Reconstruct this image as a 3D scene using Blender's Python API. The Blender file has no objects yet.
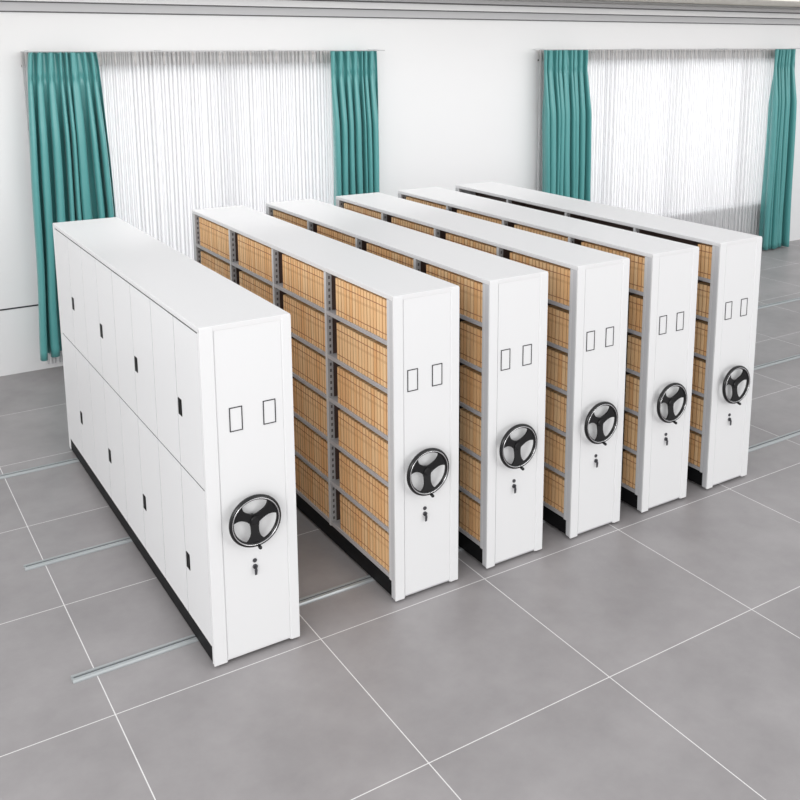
import bpy, bmesh, math, random
from mathutils import Vector, Matrix, Euler
random.seed(7)
C = bpy.context.scene.collection
PI = math.pi

# ------------------------------------------------------------ camera, world, lights, exposure
CAM = Vector((-2.1088, -5.4767, 3.9959))
ROT = (Matrix.Rotation(-0.5806, 4, 'Z') @ Matrix.Rotation(1.3798, 4, 'X') @ Matrix.Rotation(0.0018, 4, 'Z'))
cd = bpy.data.cameras.new('camera'); cam = bpy.data.objects.new('camera', cd); C.objects.link(cam)
cam.matrix_world = Matrix.Translation(CAM) @ ROT
cd.sensor_width = 36; cd.lens = 963.14 / 800 * 36
cd.shift_x = -43.15 / 800; cd.shift_y = -172.13 / 800
cd.clip_end = 200
bpy.context.scene.camera = cam

world = bpy.data.worlds.new('daylight'); bpy.context.scene.world = world
world.use_nodes = True
bg = world.node_tree.nodes['Background']
bg.inputs[0].default_value = (0.99, 0.99, 1.0, 1); bg.inputs[1].default_value = 0.95

def area(name, loc, target, size, power, color=(1, 1, 1)):
    l = bpy.data.lights.new(name, 'AREA'); l.shape = 'RECTANGLE'
    l.size, l.size_y = size; l.energy = power; l.color = color
    o = bpy.data.objects.new(name, l); C.objects.link(o)
    o.location = loc
    o.rotation_euler = (Vector(target) - Vector(loc)).to_track_quat('-Z', 'Y').to_euler()
    return o
area('front_fill', (-6.8, -8.6, 4.6), (1.8, 0.5, 1.2), (6, 4), 440, (1.0, 0.99, 0.98))  # added soft light from the camera side, no such lamp in the room
area('right_fill', (6.0, -10.0, 3.6), (4.2, 0.0, 1.2), (6, 3.5), 225, (1.0, 0.985, 0.97))  # added unseen light for the dim right-hand racks
area('side_fill', (-7.5, -1.5, 4.5), (0.5, 2.0, 1.0), (4, 4), 110)  # added unseen light for the left-facing sides and file boxes
w_ = area('wall_fill', (8.0, 1.6, 5.0), (8.0, 6.77, 2.6), (19, 0.6), 135); w_.data.spread = math.radians(100)  # added unseen light that brightens the back wall
area('daylight_left', (2.5, 8.6, 2.6), (2.5, 6.7, 2.3), (4.6, 3.2), 135)
area('daylight_right', (11.1, 8.6, 2.6), (11.1, 6.7, 2.3), (6.0, 3.2), 200)

vs = bpy.context.scene.view_settings
vs.view_transform = 'Standard'; vs.look = 'None'; vs.gamma = 1; vs.use_curve_mapping = False
vs.exposure = 0.0

# ------------------------------------------------------------ materials
def mat(name, col, rough=0.5, metal=0.0, spec=0.5, **kw):
    m = bpy.data.materials.new(name); m.use_nodes = True
    b = m.node_tree.nodes['Principled BSDF']
    b.inputs['Base Color'].default_value = (*col, 1)
    b.inputs['Roughness'].default_value = rough
    b.inputs['Metallic'].default_value = metal
    b.inputs['Specular IOR Level'].default_value = spec
    for k, v in kw.items(): b.inputs[k].default_value = v
    # a faint procedural unevenness of the gloss
    nt = m.node_tree
    nz = nt.nodes.new('ShaderNodeTexNoise'); nz.inputs['Scale'].default_value = 9
    tc = nt.nodes.new('ShaderNodeTexCoord'); nt.links.new(tc.outputs['Object'], nz.inputs['Vector'])
    mr = nt.nodes.new('ShaderNodeMapRange')
    mr.inputs['To Min'].default_value = max(0.02, rough - 0.04); mr.inputs['To Max'].default_value = min(1, rough + 0.04)
    nt.links.new(nz.outputs[0], mr.inputs['Value']); nt.links.new(mr.outputs[0], b.inputs['Roughness'])
    return m
def bsdf(m): return m.node_tree.nodes['Principled BSDF']
def math_node(nt, op, a, b=None, c=None):
    n = nt.nodes.new('ShaderNodeMath'); n.operation = op
    for i, v in enumerate((a, b, c)):
        if v is None: continue
        if isinstance(v, (int, float)): n.inputs[i].default_value = v
        else: nt.links.new(v, n.inputs[i])
    return n.outputs[0]
def mix_col(nt, fac, a, b):
    n = nt.nodes.new('ShaderNodeMix'); n.data_type = 'RGBA'
    if isinstance(fac, (int, float)): n.inputs[0].default_value = fac
    else: nt.links.new(fac, n.inputs[0])
    for i, v in ((6, a), (7, b)):
        if isinstance(v, tuple): n.inputs[i].default_value = (*v, 1)
        else: nt.links.new(v, n.inputs[i])
    return n.outputs[2]

M_white = mat('white_powder_coat', (0.82, 0.825, 0.83), 0.4)
M_top = mat('white_top_coat', (0.80, 0.80, 0.805), 0.45)
M_grey = mat('light_grey_steel', (0.60, 0.605, 0.62), 0.45)
M_shelf = mat('shelf_grey_steel', (0.50, 0.49, 0.50), 0.45)
M_dark = mat('dark_inner_sheet', (0.10, 0.065, 0.055), 0.5)
M_black = mat('black_base', (0.008, 0.008, 0.009), 0.5, 0, 0.12)
M_pull = mat('black_recess', (0.004, 0.004, 0.004), 0.5, 0, 0.08)
M_blackp = mat('black_plastic', (0.006, 0.006, 0.007), 0.22)
M_chrome = mat('bright_metal', (0.75, 0.75, 0.76), 0.2, 1.0)
M_keymetal = mat('dark_metal', (0.12, 0.12, 0.13), 0.35, 0.8)
M_rail = mat('brushed_aluminium', (0.46, 0.49, 0.50), 0.4, 0.35)
M_groove = mat('rail_groove', (0.16, 0.17, 0.18), 0.5, 0.3)
M_line = mat('frame_line_dark', (0.03, 0.03, 0.035), 0.4)
M_wall = mat('wall_paint', (0.80, 0.80, 0.805), 0.6)
M_crown = mat('crown_grey', (0.50, 0.50, 0.51), 0.5)
M_crown_line = mat('crown_painted_shade', (0.10, 0.10, 0.10), 0.6)
M_ceil = mat('ceiling_paint', (0.80, 0.76, 0.68), 0.7)
M_winframe = mat('window_frame', (0.72, 0.73, 0.75), 0.4)
M_tape = mat('heading_tape', (0.56, 0.54, 0.53), 0.8)
M_seam = mat('door_edge_shade', (0.36, 0.36, 0.365), 0.6)  # gap shade put into the door edges so the seams show

# slotted upright: black slots down the two web faces
M_slot = mat('slotted_post', (0.52, 0.515, 0.52), 0.45)
nt = M_slot.node_tree
tc = nt.nodes.new('ShaderNodeTexCoord'); sx = nt.nodes.new('ShaderNodeSeparateXYZ'); nt.links.new(tc.outputs['Object'], sx.inputs[0])
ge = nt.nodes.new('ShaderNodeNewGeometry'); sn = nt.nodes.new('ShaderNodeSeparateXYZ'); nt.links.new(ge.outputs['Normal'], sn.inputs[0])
zc = math_node(nt, 'FRACT', math_node(nt, 'MULTIPLY', sx.outputs[2], 1 / 0.05))
inz = math_node(nt, 'LESS_THAN', zc, 0.5)
xa = math_node(nt, 'LESS_THAN', math_node(nt, 'ABSOLUTE', math_node(nt, 'SUBTRACT', math_node(nt, 'ABSOLUTE', sx.outputs[0]), 0.03)), 0.008)
side = math_node(nt, 'GREATER_THAN', math_node(nt, 'ABSOLUTE', sn.outputs[1]), 0.5)
f = math_node(nt, 'MULTIPLY', math_node(nt, 'MULTIPLY', inz, xa), side)
fl = math_node(nt, 'GREATER_THAN', math_node(nt, 'ABSOLUTE', sn.outputs[0]), 0.5)  # flange lighter, web darker: its shading is put into the colour
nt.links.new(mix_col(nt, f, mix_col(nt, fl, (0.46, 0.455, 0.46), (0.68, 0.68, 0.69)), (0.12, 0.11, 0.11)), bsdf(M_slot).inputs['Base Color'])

# card file boxes: printed rule lines round the spine, every box its own tone
M_card = mat('tan_card', (0.6, 0.35, 0.15), 0.6)
nt = M_card.node_tree
tc = nt.nodes.new('ShaderNodeTexCoord'); sx = nt.nodes.new('ShaderNodeSeparateXYZ'); nt.links.new(tc.outputs['UV'], sx.inputs[0])
at = nt.nodes.new('ShaderNodeAttribute'); at.attribute_name = 'tone'
base = mix_col(nt, at.outputs['Fac'], (0.86, 0.47, 0.195), (0.98, 0.68, 0.375))
def band(c, hw):
    return math_node(nt, 'LESS_THAN', math_node(nt, 'ABSOLUTE', math_node(nt, 'SUBTRACT', sx.outputs[1], c)), hw)
lab = math_node(nt, 'MULTIPLY', band(0.64, 0.035), 0.28)
c1 = mix_col(nt, lab, base, (0.45, 0.2, 0.08))
li = math_node(nt, 'MULTIPLY', math_node(nt, 'MAXIMUM', band(0.82, 0.012), band(0.14, 0.012)), 0.85)
c2 = mix_col(nt, li, c1, (0.30, 0.06, 0.025))
# spine edges darkened to paint in the shade between boxes (u runs across the spine)
ed = math_node(nt, 'GREATER_THAN', math_node(nt, 'ABSOLUTE', math_node(nt, 'SUBTRACT', sx.outputs[0], 0.5)), 0.40)
c3 = mix_col(nt, math_node(nt, 'MULTIPLY', ed, 0.65), c2, (0.32, 0.13, 0.04))
nt.links.new(c3, bsdf(M_card).inputs['Base Color'])

# floor: big grey cement-look tiles, white joints
TILE, TX, TY = 1.3718, 0.4394, -0.0823
M_floor = mat('cement_tiles', (0.3, 0.29, 0.29), 0.42)
nt = M_floor.node_tree
ge = nt.nodes.new('ShaderNodeNewGeometry'); sp = nt.nodes.new('ShaderNodeSeparateXYZ'); nt.links.new(ge.outputs['Position'], sp.inputs[0])
def joint(out, off):
    fr = math_node(nt, 'FRACT', math_node(nt, 'DIVIDE', math_node(nt, 'SUBTRACT', out, off), TILE))
    d = math_node(nt, 'SUBTRACT', 0.5, math_node(nt, 'ABSOLUTE', math_node(nt, 'SUBTRACT', fr, 0.5)))
    return math_node(nt, 'LESS_THAN', d, 0.0034 / TILE)
jj = math_node(nt, 'MAXIMUM', joint(sp.outputs[0], TX), joint(sp.outputs[1], TY))
n1 = nt.nodes.new('ShaderNodeTexNoise'); n1.inputs['Scale'].default_value = 1.3; n1.inputs['Detail'].default_value = 6; n1.inputs['Roughness'].default_value = 0.65
nt.links.new(ge.outputs['Position'], n1.inputs['Vector'])
wn = nt.nodes.new('ShaderNodeTexWhiteNoise'); wn.noise_dimensions = '2D'
cv = nt.nodes.new('ShaderNodeCombineXYZ')
for i, (o_, off) in enumerate(((0, TX), (1, TY))):
    nt.links.new(math_node(nt, 'FLOOR', math_node(nt, 'DIVIDE', math_node(nt, 'SUBTRACT', sp.outputs[o_], off), TILE)), cv.inputs[i])
nt.links.new(cv.outputs[0], wn.inputs['Vector'])
tone = math_node(nt, 'ADD', math_node(nt, 'SUBTRACT', math_node(nt, 'MULTIPLY', n1.outputs[0], 1.35), 0.27), math_node(nt, 'MULTIPLY', wn.outputs[0], 0.15))
fc = mix_col(nt, tone, (0.245, 0.232, 0.236), (0.41, 0.392, 0.397))
nt.links.new(mix_col(nt, jj, fc, (0.78, 0.77, 0.77)), bsdf(M_floor).inputs['Base Color'])

# teal satin
M_teal = mat('teal_satin', (0.085, 0.32, 0.315), 0.36, 0.0, 0.6, **{'Sheen Weight': 0.1})

# sheer net: part diffuse, part translucent, part open
M_sheer = bpy.data.materials.new('white_sheer'); M_sheer.use_nodes = True
nt = M_sheer.node_tree; nt.nodes.clear()
out = nt.nodes.new('ShaderNodeOutputMaterial')
df = nt.nodes.new('ShaderNodeBsdfDiffuse'); df.inputs[0].default_value = (0.88, 0.88, 0.89, 1)
tl = nt.nodes.new('ShaderNodeBsdfTranslucent'); tl.inputs[0].default_value = (0.88, 0.88, 0.89, 1)
tp = nt.nodes.new('ShaderNodeBsdfTransparent')
a = nt.nodes.new('ShaderNodeMixShader'); a.inputs[0].default_value = 0.45
nt.links.new(df.outputs[0], a.inputs[1]); nt.links.new(tl.outputs[0], a.inputs[2])
b = nt.nodes.new('ShaderNodeMixShader'); b.inputs[0].default_value = 0.80
nt.links.new(tp.outputs[0], b.inputs[1]); nt.links.new(a.outputs[0], b.inputs[2])
nt.links.new(b.outputs[0], out.inputs[0])

M_glass = bpy.data.materials.new('window_glass'); M_glass.use_nodes = True
nt = M_glass.node_tree; nt.nodes.clear()
out = nt.nodes.new('ShaderNodeOutputMaterial'); tp = nt.nodes.new('ShaderNodeBsdfTransparent'); gl = nt.nodes.new('ShaderNodeBsdfGlossy')
tp.inputs[0].default_value = (0.96, 0.96, 0.965, 1); gl.inputs['Roughness'].default_value = 0.03
mx = nt.nodes.new('ShaderNodeMixShader'); mx.inputs[0].default_value = 0.08
nt.links.new(tp.outputs[0], mx.inputs[1]); nt.links.new(gl.outputs[0], mx.inputs[2]); nt.links.new(mx.outputs[0], out.inputs[0])

# ------------------------------------------------------------ helpers
def box(bm, x0, x1, y0, y1, z0, z1, bev=0.0, seg=1):
    t = bmesh.new()
    bmesh.ops.create_cube(t, size=1)
    for v in t.verts:
        v.co = Vector((x0 if v.co.x < 0 else x1, y0 if v.co.y < 0 else y1, z0 if v.co.z < 0 else z1))
    if bev > 0: bmesh.ops.bevel(t, geom=list(t.edges), offset=bev, segments=seg, affect='EDGES', profile=0.6)
    me = bpy.data.meshes.new('t'); t.to_mesh(me); t.free(); bm.from_mesh(me); bpy.data.meshes.remove(me)
def cyl(bm, p0, p1, r, n=24, r2=None):
    p0, p1 = Vector(p0), Vector(p1); d = p1 - p0
    m = Matrix.Translation((p0 + p1) / 2) @ d.to_track_quat('Z', 'Y').to_matrix().to_4x4()
    bmesh.ops.create_cone(bm, cap_ends=True, segments=n, radius1=r, radius2=r if r2 is None else r2, depth=d.length, matrix=m)
def torus(bm, c, R, r, n=56, k=12, sq=1.0):   # axis along y
    vs_ = []
    for i in range(n):
        a_ = 2 * PI * i / n; ring = []
        for j in range(k):
            b_ = 2 * PI * j / k
            rr = R + r * math.cos(b_)
            ring.append(bm.verts.new((c[0] + rr * math.cos(a_), c[1] + sq * r * math.sin(b_), c[2] + rr * math.sin(a_))))
        vs_.append(ring)
    for i in range(n):
        for j in range(k):
            bm.faces.new((vs_[i][j], vs_[i][(j + 1) % k], vs_[(i + 1) % n][(j + 1) % k], vs_[(i + 1) % n][j]))
def prism_y(bm, pts, y0, y1):   # outline in xz, extruded along y
    A = [bm.verts.new((x, y0, z)) for x, z in pts]; B = [bm.verts.new((x, y1, z)) for x, z in pts]
    bm.faces.new(A); bm.faces.new(B[::-1]); n = len(pts)
    for i in range(n): bm.faces.new((A[i], B[i], B[(i + 1) % n], A[(i + 1) % n]))
def finish(name, bm, m, parent=None, smooth=False, loc=None):
    bmesh.ops.recalc_face_normals(bm, faces=bm.faces)
    me = bpy.data.meshes.new(name); bm.to_mesh(me); bm.free()
    if smooth:
        for p in me.polygons: p.use_smooth = True
    me.materials.append(m)
    o = bpy.data.objects.new(name, me); C.objects.link(o)
    if parent: o.parent = parent
    if loc: o.location = loc
    return o
def smooth_angle(o, ang=0.6):
    for p in o.data.polygons: p.use_smooth = True
    bm = bmesh.new(); bm.from_mesh(o.data)
    for e in bm.edges:
        if len(e.link_faces) == 2 and e.calc_face_angle(0) > ang: e.smooth = False
    bm.to_mesh(o.data); bm.free()
def B(name, m, parent, *dims, bev=0.0):
    bm = bmesh.new(); box(bm, *dims, bev=bev); return finish(name, bm, m, parent)
def tag(o, label, cat, group=None, kind=None):
    if label: o['label'] = label
    if cat: o['category'] = cat
    if group: o['group'] = group
    if kind: o['kind'] = kind
    return o
def struct(o): o['kind'] = 'structure'; return o
def empty(name, loc):
    o = bpy.data.objects.new(name, None); C.objects.link(o); o.location = loc; o.empty_display_size = 0.1; return o
def copy_tree(o, parent=None):
    c = o.copy(); C.objects.link(c); c.parent = parent
    for ch in list(o.children): copy_tree(ch, c)
    return c

# ------------------------------------------------------------ the room
WY = 6.77
struct(B('floor', M_floor, None, -9, 26, -10, WY + 0.2, -0.08, 0))
WIN = [(0.45, 4.55), (8.35, 13.85)]; SILL, HEAD = 0.87, 3.68
bm = bmesh.new()
xs = [-9, WIN[0][0], WIN[0][1], WIN[1][0], WIN[1][1], 26]
for i in (0, 2, 4): box(bm, xs[i], xs[i + 1], WY, WY + 0.2, 0, 4.66)
for i in (1, 3):
    box(bm, xs[i], xs[i + 1], WY, WY + 0.2, 0, SILL)
    box(bm, xs[i], xs[i + 1], WY, WY + 0.2, HEAD, 4.66)
struct(finish('wall_back', bm, M_wall))
struct(B('ceiling', M_ceil, None, -9, 26, 5.0, WY + 0.2, 4.66, 4.74))
# stepped crown moulding
bm = bmesh.new(); box(bm, -9, 26, WY - 0.05, WY, 4.335, 4.435, 0.003); struct(finish('trim_1', bm, M_crown))
bm = bmesh.new(); box(bm, -9, 26, WY - 0.10, WY, 4.447, 4.535, 0.003); struct(finish('trim_2', bm, M_wall))
bm = bmesh.new(); box(bm, -9, 26, WY - 0.16, WY, 4.552, 4.61, 0.003); struct(finish('trim_3', bm, M_crown))
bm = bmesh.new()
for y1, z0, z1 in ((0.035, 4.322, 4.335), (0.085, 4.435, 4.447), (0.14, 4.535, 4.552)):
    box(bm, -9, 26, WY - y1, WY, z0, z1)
struct(finish('crown_shade_strips', bm, M_crown_line))  # dark strips painted as the shade under each moulding step
# joint strip on the left of the first curtain
bm = bmesh.new(); box(bm, -9, 0.02, WY - 0.006, WY, 0.815, 0.832); struct(finish('trim_5', bm, M_line))

for n, (a0, a1) in enumerate(WIN):
    w = struct(empty('window_%d' % (n + 1), ((a0 + a1) / 2, WY + 0.1, SILL)))
    hw = (a1 - a0) / 2; H = HEAD - SILL
    bm = bmesh.new()
    box(bm, -hw, hw, -.04, .04, 0, .06, .003); box(bm, -hw, hw, -.04, .04, H - .06, H, .003)
    box(bm, -hw, -hw + .06, -.04, .04, .06, H - .06, .003); box(bm, hw - .06, hw, -.04, .04, .06, H - .06, .003)
    finish('window_frame', bm, M_winframe, w)
    ms = [-.0] if n == 0 else [-.24, 1.6, -1.8]
    for x in ms:
        B('mullion', M_winframe, w, x - .035, x + .035, -.035, .035, .06, H - .06, bev=.003)
    B('pane', M_glass, w, -hw + .06, hw - .06, -.004, .004, .06, H - .06)
    B('window_sill', M_winframe, w, -hw, hw, -.14, -.04, -.005, .025, bev=.004)

# ------------------------------------------------------------ curtains
def curtain_mesh(xt0, xt1, xb0, xb1, ztop, zbot, n, amp, seed, pinch=True):
    r = random.Random(seed)
    ph = r.random() * 6; ph2 = r.random() * 6
    wts = [0.55 + r.random() * 0.9 for _ in range(n)]; s = sum(wts); acc = [0]
    for w_ in wts: acc.append(acc[-1] + w_ / s)
    am = [0.7 + 0.45 * r.random() for _ in range(n)]
    per = 20; rows = 30
    zs = [ztop - .54 * j / 27 for j in range(27)]
    for j in range(rows + 1): zs.append(ztop - .54 + (zbot - ztop + .54) * (j / rows))
    bm = bmesh.new(); grid = []
    for z in zs:
        d = ztop - z; t = d / (ztop - zbot)
        e = t ** 0.6
        x0 = xt0 + (xb0 - xt0) * e; x1 = xt1 + (xb1 - xt1) * e
        if pinch:
            g = abs(d - 0.30) / 0.30
            A = amp * (0.3 + 0.2 * min(1, g)) if d < 0.30 else amp * (0.3 + 0.7 * min(1, (d - 0.30) / 0.7))
            gm = math.exp(-((d - 0.30) / 0.045) ** 2)
        else: A, gm = amp, 0
        row = []
        for i in range(n):
            for k in range(per + (1 if i == n - 1 else 0)):
                q = k / per
                u = acc[i] + (acc[i + 1] - acc[i]) * q
                mixf = am[i]
                s1 = math.sin(2 * PI * q)
                # fold section: the ridge comes forward, sides tuck back behind it
                uu = u + (acc[i + 1] - acc[i]) * -0.19 * math.sin(4 * PI * q) * (0.35 + .65 * min(1, d / 0.8))
                drift = 0.012 * math.sin(3 * t * PI + ph + 9 * u) * t
                x = x0 + (x1 - x0) * uu + drift
                y = -A * mixf * s1 + 0.25 * A * math.sin(2 * PI * (2.3 * u) + ph2 + t * 1.5) * t
                if gm > 0:   # the pleat is stitched together: a small knot standing forward
                    y = y * (1 - 0.55 * gm) - gm * 0.03 * math.exp(-((q - 0.25) / 0.09) ** 2) + gm * 0.035 * math.exp(-((q - 0.75) / 0.12) ** 2)
                    x += gm * (acc[i] + (acc[i + 1] - acc[i]) * .25 - u) * (x1 - x0) * 0.75 * math.exp(-((q - 0.25) / 0.16) ** 2)
                row.append(bm.verts.new((x, y, z)))
        grid.append(row)
    for a_, b_ in zip(grid, grid[1:]):
        for k in range(len(a_) - 1): bm.faces.new((a_[k], a_[k + 1], b_[k + 1], b_[k]))
    return bm
def teal(xt0, xt1, xb0, xb1, n, seed, label, zb=0.13, y=WY - 0.28):
    cx = (xt0 + xt1) / 2
    bm = curtain_mesh(xt0 - cx, xt1 - cx, xb0 - cx, xb1 - cx, 3.867, zb, n, 0.125, seed)
    o = finish('drape_curtain', bm, M_teal, None, True, (cx, y, 0))
    sm = o.modifiers.new('thick', 'SOLIDIFY'); sm.thickness = 0.004
    return tag(o, label, 'curtain', 'teal drapes along the back wall')
teal(0.06, 0.81, -0.07, 0.96, 8, 3, 'teal pleated drape hanging behind the closed white cabinet', 0.24)
teal(3.90, 4.62, 3.93, 4.66, 7, 5, 'teal pleated drape ending the left window, behind the third rack', 0.05)
teal(7.62, 8.52, 7.70, 8.62, 9, 9, 'teal pleated drape at the left edge of the right window', 0.05)
teal(13.20, 13.78, 13.17, 13.88, 7, 12, 'teal pleated drape at the far right edge, hanging to the floor', 0.03)

def sheer(x0, x1, zb, seed, label):
    r = random.Random(seed); L_ = x1 - x0; bm = bmesh.new()
    pos = []; u = 0.0
    prof = []
    while u < L_:
        wv = r.uniform(0.03, 0.12); a_ = wv * r.uniform(0.06, 0.20)
        for k in range(6):
            q = k / 6; prof.append((min(L_, u + wv * q + 0.22 * wv * math.sin(4 * PI * q) / 2), -a_ * math.sin(2 * PI * q)))
        u += wv
    zs = [3.870, 3.84, 3.78, 3.70, 3.5, 3.0, 2.4, 1.8, 1.2, 0.6, zb]
    grid = []
    for z in zs:
        t = (3.88 - z) / 3.8
        grid.append([bm.verts.new((x - L_ / 2 + 0.012 * math.sin(x * 5.1 + 2 * t) * t, y * (0.55 + 0.45 * min(1, t * 5)), z)) for x, y in prof])
    for a_, b_ in zip(grid, grid[1:]):
        for k in range(len(a_) - 1): bm.faces.new((a_[k], a_[k + 1], b_[k + 1], b_[k]))
    o = finish('sheer_curtain', bm, M_sheer, None, True, ((x0 + x1) / 2, WY - 0.075, 0))
    tag(o, label, 'curtain', 'white sheers over the windows')
    # gathered heading tape with its row of hooks
    bm = bmesh.new(); n = int(L_ / 0.06); rows_ = []
    for z in (3.874, 3.70):
        rows_.append([bm.verts.new((-L_ / 2 + L_ * i / (n * 6), 0.012 + 0.010 * math.sin(2 * PI * i / 6), z)) for i in range(n * 6 + 1)])
    for k in range(len(rows_[0]) - 1): bm.faces.new((rows_[0][k], rows_[0][k + 1], rows_[1][k + 1], rows_[1][k]))
    tp_ = finish('heading_tape', bm, M_tape, o, True); sm = tp_.modifiers.new('t', 'SOLIDIFY'); sm.thickness = 0.003
    bm = bmesh.new(); k = 0.0
    while k < L_:
        box(bm, -L_ / 2 + k, -L_ / 2 + k + 0.03, 0.028, 0.040, 3.695, 3.72); k += 0.085
    finish('hook_row', bm, M_line, tp_)
    return o
sheer(0.02, 4.12, 0.075, 1, 'long white sheer curtain over the left window, behind the leftmost racks')
sheer(7.70, 13.66, 0.10, 2, 'long white sheer curtain over the right window, behind the rightmost racks')

for x0, x1, lab_ in ((-0.02, 4.75, 'slim white curtain track along the top of the left window'), (7.55, 14.1, 'slim white curtain track along the top of the right window')):
    t = empty('curtain_track', ((x0 + x1) / 2, WY, 3.868)); tag(t, lab_, 'curtain track', 'curtain tracks on the back wall'); hw = (x1 - x0) / 2
    B('track_profile', M_crown, t, -hw, hw, -.295, -.265, 0, .012, bev=.002)
    for k in range(4):
        xx = -hw + .1 + k * (2 * hw - .2) / 3
        B('bracket', M_winframe, t, xx - .012, xx + .012, -.28, 0, .0115, .018)

# ------------------------------------------------------------ floor rails
for k, (y, lab_) in enumerate(((0.385, 'silver floor rail nearest the front, under the racks'),
                              (1.965, 'silver floor rail in the middle, under the racks'),
                              (3.775, 'silver floor rail at the back, farthest from the hand wheels'))):
    t = empty('floor_rail', (-1.08, y, 0)); tag(t, lab_, 'rail', 'parallel floor rails carrying the racks')
    bm = bmesh.new(); Lr = 13.0
    sec = [(-.036, 0), (.036, 0), (.036, .008), (.030, .019), (.013, .019), (.013, .011), (-.009, .011), (-.009, .019), (-.030, .019), (-.036, .008)]
    P0 = [bm.verts.new((0, a_, b_)) for a_, b_ in sec]; P1 = [bm.verts.new((Lr, a_, b_)) for a_, b_ in sec]
    bm.faces.new(P0); bm.faces.new(P1[::-1])
    for i in range(len(sec)): bm.faces.new((P0[i], P1[i], P1[(i + 1) % len(sec)], P0[(i + 1) % len(sec)]))
    finish('rail_profile', bm, M_rail, t)
    B('rail_insert', M_groove, t, 0.012, Lr, -.0085, .0125, .0112, .0135)

# ------------------------------------------------------------ racks
LEN, HT = 4.093, 2.295
def handwheel(parent, cx, cz):
    w = empty('handwheel', (cx, 0, cz)); w.parent = parent
    yc = -0.060; R = 0.161; dish = .022
    bm = bmesh.new(); torus(bm, (0, yc, 0), R, 0.0165); finish('rim', bm, M_blackp, w, True)
    bm = bmesh.new(); torus(bm, (0, yc - 0.0145, 0), R - 0.003, 0.0036, 56, 8); finish('trim_ring', bm, M_chrome, w, True)
    for ang in (30, 150, 270):
        bm = bmesh.new(); pts = []
        prof = [(0.0, .032), (.025, .033), (.045, .027), (.07, .023), (.09, .025), (.108, .031), (.124, .042), (.136, .056), (.146, .074)]
        for r_, h in prof: pts.append((r_, h))
        for r_, h in reversed(prof): pts.append((r_, -h))
        c, s = math.cos(math.radians(ang)), math.sin(math.radians(ang))
        prism_y(bm, [(c * a_ - s * b_, s * a_ + c * b_) for a_, b_ in pts], yc - 0.006, yc + 0.008)
        for v in bm.verts: v.co.y += dish * (1 - min(1, math.hypot(v.co.x, v.co.z) / .15))
        e = [x for x in bm.edges]
        bmesh.ops.bevel(bm, geom=e, offset=0.003, segments=2, affect='EDGES')
        o = finish('spoke', bm, M_spoke, w); smooth_angle(o)
    bm = bmesh.new(); cyl(bm, (0, yc + .03, 0), (0, yc + .004, 0), .035, 32, .031); cyl(bm, (0, yc + .004, 0), (0, yc, 0), .026, 32, .023)
    o = finish('hub', bm, M_blackp, w); smooth_angle(o)
    bm = bmesh.new(); cyl(bm, (0, .010, 0), (0, yc + .02, 0), .017, 20); cyl(bm, (0, .010, 0), (0, .002, 0), .022, 28); o = finish('shaft', bm, M_keymetal, w); smooth_angle(o)
    bm = bmesh.new(); cyl(bm, (.01, yc, -R - .002), (.01, yc - .045, -R - .008), .009, 16, .012)
    bmesh.ops.create_uvsphere(bm, u_segments=14, v_segments=8, radius=.012, matrix=Matrix.Translation((.01, yc - .045, -R - .008)))
    o = finish('crank_knob', bm, M_blackp, w); smooth_angle(o)
    return w
M_spoke = mat('spoke_black_gloss', (0.006, 0.006, 0.007), 0.34, 0.0, 0.4)

def front(t, w, lx, rx, ycar, mcar, lf, cw):
    """end panel with raised stiles, label frames, wheel and lock"""
    B('end_panel', mcar, t, 0, w, 0.012, ycar, 0.022, HT - 0.035, bev=.002)
    fp = B('front_panel', M_white, t, lx, w - rx, 0.006, 0.013, 0.036, HT - 0.012, bev=.0015)
    for a0, a1, in_ in ((0, lx, 1), (w - rx, w, -1)):
        bm = bmesh.new()
        # stile with a sloping inner edge
        s = 0.010
        sec = [(a0, 0.0125), (a0, 0.001), (a0 + .001, 0.0), (a1 - s, 0.0), (a1, .0125)] if in_ == 1 else [(a0, .0125), (a0 + s, 0.0), (a1 - .001, 0.0), (a1, .001), (a1, 0.0125)]
        A = [bm.verts.new((x, y, 0.018)) for x, y in sec]; D = [bm.verts.new((x, y, HT - 0.010)) for x, y in sec]
        bm.faces.new(A); bm.faces.new(D[::-1])
        for i in range(len(sec)): bm.faces.new((A[i], D[i], D[(i + 1) % len(sec)], A[(i + 1) % len(sec)]))
        finish('stile', bm, M_white, fp)
    for x in lf:
        bm = bmesh.new(); hw, hh, th = .043, .080, .006
        for q in ((-hw, hw, -hh, -hh + th), (-hw, hw, hh - th, hh), (-hw, -hw + th, -hh + th, hh - th), (hw - th, hw, -hh + th, hh - th)):
            box(bm, q[0], q[1], -.004, .0, q[2], q[3])
        o = finish('label_frame', bm, M_line, t, loc=(x, .006, 1.67))
        B('label_card', M_white, o, -hw + th, hw - th, -.0015, .0, -hh + th, hh - th)
    handwheel(t, cw - .006, 0.985)
    bm = bmesh.new(); cyl(bm, (0, .004, 0), (0, -.004, 0), .014, 20); cyl(bm, (0, .004, -.042), (0, -.010, -.042), .016, 20)
    lk = finish('lock', bm, M_keymetal, t, loc=(cw + .005, .004, .675)); smooth_angle(lk)
    bm = bmesh.new(); box(bm, -.004, .004, -.022, -.008, -.052, -.038); prism_y(bm, [(-.008, -.048), (.006, -.048), (.008, -.062), (.004, -.092), (-.010, -.092), (-.012, -.062)], -.024, -.018)
    finish('key', bm, M_keymetal, lk)

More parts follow.
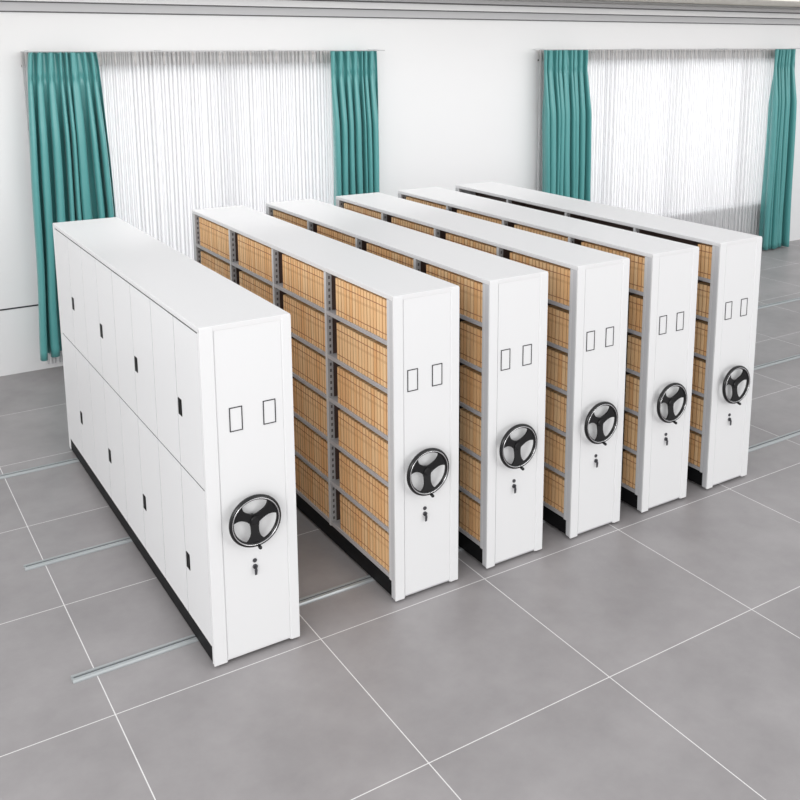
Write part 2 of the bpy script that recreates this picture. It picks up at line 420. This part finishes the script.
# --- open rack, 4 bays of 6 shelves, both long sides open
WD = 0.545
BAYS = [(0.094, 1.030), (1.064, 2.033), (2.067, 3.038), (3.072, 4.053)]
LEVELS = [0.172 + 0.353 * k for k in range(6)]       # centre height of each shelf's front lip
def open_rack():
    t = empty('mobile_shelving_rack', (0, 0, 0))
    front(t, WD, .085, .075, .06, M_grey, (WD / 2 - .118, WD / 2 + .086), WD / 2 - .025)
    B('top_panel', M_top, t, 0, WD, 0.004, LEN, HT - .035, HT, bev=.003)
    B('back_end_panel', M_grey, t, 0, WD, LEN - .04, LEN, .022, HT - .035, bev=.002)
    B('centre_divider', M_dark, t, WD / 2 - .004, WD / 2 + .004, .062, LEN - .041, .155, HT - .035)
    B('base', M_black, t, .008, WD - .008, .062, LEN - .041, .021, .150, bev=.002)
    for y in (0.0775, 1.047, 2.05, 3.055, LEN - .058):
        for sx_ in (0, 1):
            bm = bmesh.new(); hw = .0165
            x0, x1 = (0.001, .052) if sx_ == 0 else (WD - .052, WD - .001)
            box(bm, x0, x1, -hw, hw, .15, HT - .037, .0015)
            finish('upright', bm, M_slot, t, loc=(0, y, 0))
    for y in (1.047, 2.05, 3.055):
        B('partition', M_dark, t, .052, WD - .052, y - .002, y + .002, .155, HT - .037)  # added sheets, coloured dark as the shade deep beside the uprights
    for (y0, y1) in BAYS:
        for z in LEVELS:
            bm = bmesh.new()
            box(bm, .004, .010, y0, y1, z - .016, z + .016, .001); box(bm, WD - .010, WD - .004, y0, y1, z - .016, z + .016, .001)
            box(bm, .010, WD - .010, y0, y1, z + .004, z + .012)
            finish('shelf', bm, M_shelf, t)
    return t
XL = [1.352 - WD / 2, 2.163 - WD / 2, 3.003 - WD / 2, 3.807 - WD / 2, 4.618 - WD / 2]
names = ['white open rack of tan file boxes, second rack from the left, beside the closed cabinet',
         'white open rack of tan file boxes, third rack from the left',
         'white open rack of tan file boxes, fourth rack from the left',
         'white open rack of tan file boxes, next to last rack on the right',
         'white open rack of tan file boxes, rightmost, beside the bare floor']
rack = open_rack()
for k in range(5):
    o = rack if k == 0 else copy_tree(rack)
    o.location = (XL[k], 0, 0)
    tag(o, names[k], 'shelving unit', 'open racks full of file boxes')

# --- the closed cabinet on the left
W1 = 0.6025; X1 = -0.278
t = empty('mobile_shelving_cabinet', (X1, 0, 0))
tag(t, 'closed white cabinet on rails with doors and black recessed handles, leftmost unit', 'shelving unit')
front(t, W1, .095, .070, .036, M_white, (.213, .438), .296)
B('top_panel', M_top, t, 0, W1, 0.004, LEN, HT - .035, HT, bev=.003)
B('back_end_panel', M_white, t, 0, W1, LEN - .06, LEN, .022, HT - .035, bev=.002)
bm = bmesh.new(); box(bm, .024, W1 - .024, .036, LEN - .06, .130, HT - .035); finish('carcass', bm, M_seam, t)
B('side_panel', M_white, t, W1 - .022, W1 - .002, .040, LEN - .06, .15, HT - .037, bev=.002)
B('base', M_black, t, .020, W1 - .020, .04, LEN - .06, .021, .132, bev=.002)
B('base_skirt', M_black, t, .004, .018, .038, LEN - .062, .021, .134, bev=.002)
edges = [0.038, 0.5, 1.0, 1.5, 2.0, 2.5, 3.0, 3.5, LEN - .062]
for i in range(8):
    for z0, z1, hz in ((.140, 1.221, .555), (1.231, HT - .045, 1.652)):
        y0, y1 = edges[i] + .004, edges[i + 1] - .004
        d = B('door', M_white, t, .001, .021, y0, y1, z0, z1, bev=.0012)
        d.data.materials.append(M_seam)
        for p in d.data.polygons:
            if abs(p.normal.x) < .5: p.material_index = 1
        if i % 2 == 0:
            bm = bmesh.new(); hy = y1 - .055
            box(bm, -.003, .003, hy - .034, hy + .034, hz - .058, hz + .058, .003)
            h = finish('recessed_handle', bm, M_pull, d)
            B('pull_lip', M_blackp, h, -.006, -.002, hy - .026, hy - .020, hz - .045, hz + .045)

# ------------------------------------------------------------ file boxes
BW, BH, BD, PITCH = 0.0432, 0.288, 0.245, 0.0448
def box_bm(bm, tone_layer, uvl, x, y, z, tone):
    """one card box: rounded spine facing -x; origin at the middle of the spine's foot"""
    r_ = .007; sec = [(0, -BW / 2 + r_), (.002, -BW / 2 + .002), (r_, -BW / 2), (BD, -BW / 2), (BD, BW / 2), (r_, BW / 2), (.002, BW / 2 - .002), (0, BW / 2 - r_)]
    A = [bm.verts.new((x + a_, y + b_, z)) for a_, b_ in sec]; D = [bm.verts.new((x + a_, y + b_, z + BH)) for a_, b_ in sec]
    fs = [bm.faces.new(A[::-1]), bm.faces.new(D)]
    for i in range(8): fs.append(bm.faces.new((A[i], A[(i + 1) % 8], D[(i + 1) % 8], D[i])))
    for v in A + D: v[tone_layer] = tone
    for f_ in fs:
        for l in f_.loops:
            l[uvl].uv = ((l.vert.co.y - y + BW / 2) / BW, (l.vert.co.z - z) / BH)
def new_box_bm():
    bm = bmesh.new(); tl_ = bm.verts.layers.float.new('tone'); uv_ = bm.loops.layers.uv.new('UVMap'); return bm, tl_, uv_
RI = ROT.to_3x3().transposed()
def proj(p):
    q = RI @ (Vector(p) - CAM)
    return 443.15 + 963.14 * q.x / -q.z, 227.87 - 963.14 * q.y / -q.z
AABB = [((X1, 0, .02), (X1 + W1, LEN, HT))] + [((x, 0, .02), (x + WD, LEN, HT)) for x in XL]
def hidden(p, own):
    d = CAM - Vector(p)
    for i, (lo, hi) in enumerate(AABB):
        if i == own: continue
        t0, t1 = 0.0, 1.0
        for k in range(3):
            if abs(d[k]) < 1e-9: continue
            a_ = (lo[k] - p[k]) / d[k]; b_ = (hi[k] - p[k]) / d[k]
            if a_ > b_: a_, b_ = b_, a_
            t0 = max(t0, a_); t1 = min(t1, b_)
        if t0 < t1: return True
    return False
ORD = 'first second third fourth fifth sixth seventh eighth ninth tenth eleventh twelfth thirteenth fourteenth fifteenth sixteenth seventeenth eighteenth nineteenth twentieth twenty-first twenty-second twenty-third twenty-fourth'.split()
BAYN = ['front bay', 'second bay', 'third bay', 'rearmost bay']
SHN = ['bottom shelf', 'fifth shelf down', 'fourth shelf down', 'third shelf down', 'second shelf down', 'top shelf']
RKN = ['second rack from left', 'third rack from left', 'fourth rack from left', 'fifth rack from left', 'rightmost rack']
cand = []
rr = random.Random(11)
for k in range(5):
    for b_, (y0, y1) in enumerate(BAYS):
        ys = y0 + (.022 if b_ else .004)
        n = int((y1 - .105 - ys) / PITCH)
        for s, z in enumerate(LEVELS):
            zz = z + .0125
            for i in range(n):
                yc = ys + PITCH * (i + .5); xf = XL[k] + .018 + rr.random() * .003
                p = [proj((xf, yc + sy * BW / 2, zz + sz * BH)) for sy, sz in ((-1, 0), (1, 0), (1, 1), (-1, 1))]
                ar = abs(sum(p[q][0] * p[(q + 1) % 4][1] - p[(q + 1) % 4][0] * p[q][1] for q in range(4))) / 2
                vis = 0
                for sy in (-.3, .3):
                    for sz in range(1, 10):
                        if not hidden((xf, yc + sy * BW, zz + sz * .1 * BH), k + 1): vis += 1
                cand.append((ar * vis / 18, k, b_, s, i, xf, yc, zz, 0.15 + 0.85 * rr.random()))
cand.sort(key=lambda c: -c[0])
seen = [c for c in cand if c[0] > 0.01]
rest = seen[300:]
protos = {}
for c in seen[:300]:
    _, k, b_, s, i, xf, yc, zz, tone = c
    q = min(9, int(tone * 10))
    if q in protos: o = protos[q].copy(); C.objects.link(o)
    else:
        bm, tl_, uv_ = new_box_bm(); box_bm(bm, tl_, uv_, 0, 0, 0, 0.1 + 0.09 * q)
        o = protos[q] = finish('file_box', bm, M_card)
    o.location = (xf, yc, zz)
    tag(o, 'tan file box %s from front, %s, %s, %s' % (ORD[i], SHN[s], BAYN[b_], RKN[k]), 'file box', 'tan file boxes on the rack shelves')
if rest:
    bm, tl_, uv_ = new_box_bm()
    for c in rest: box_bm(bm, tl_, uv_, c[5], c[6], c[7], c[8])
    o = finish('file_box_rows', bm, M_card)
    tag(o, 'smaller, farther rows of tan file boxes showing deep between the racks', 'file boxes', 'tan file boxes on the rack shelves', 'stuff')
print('file boxes in view', len(seen), 'as one', len(rest))
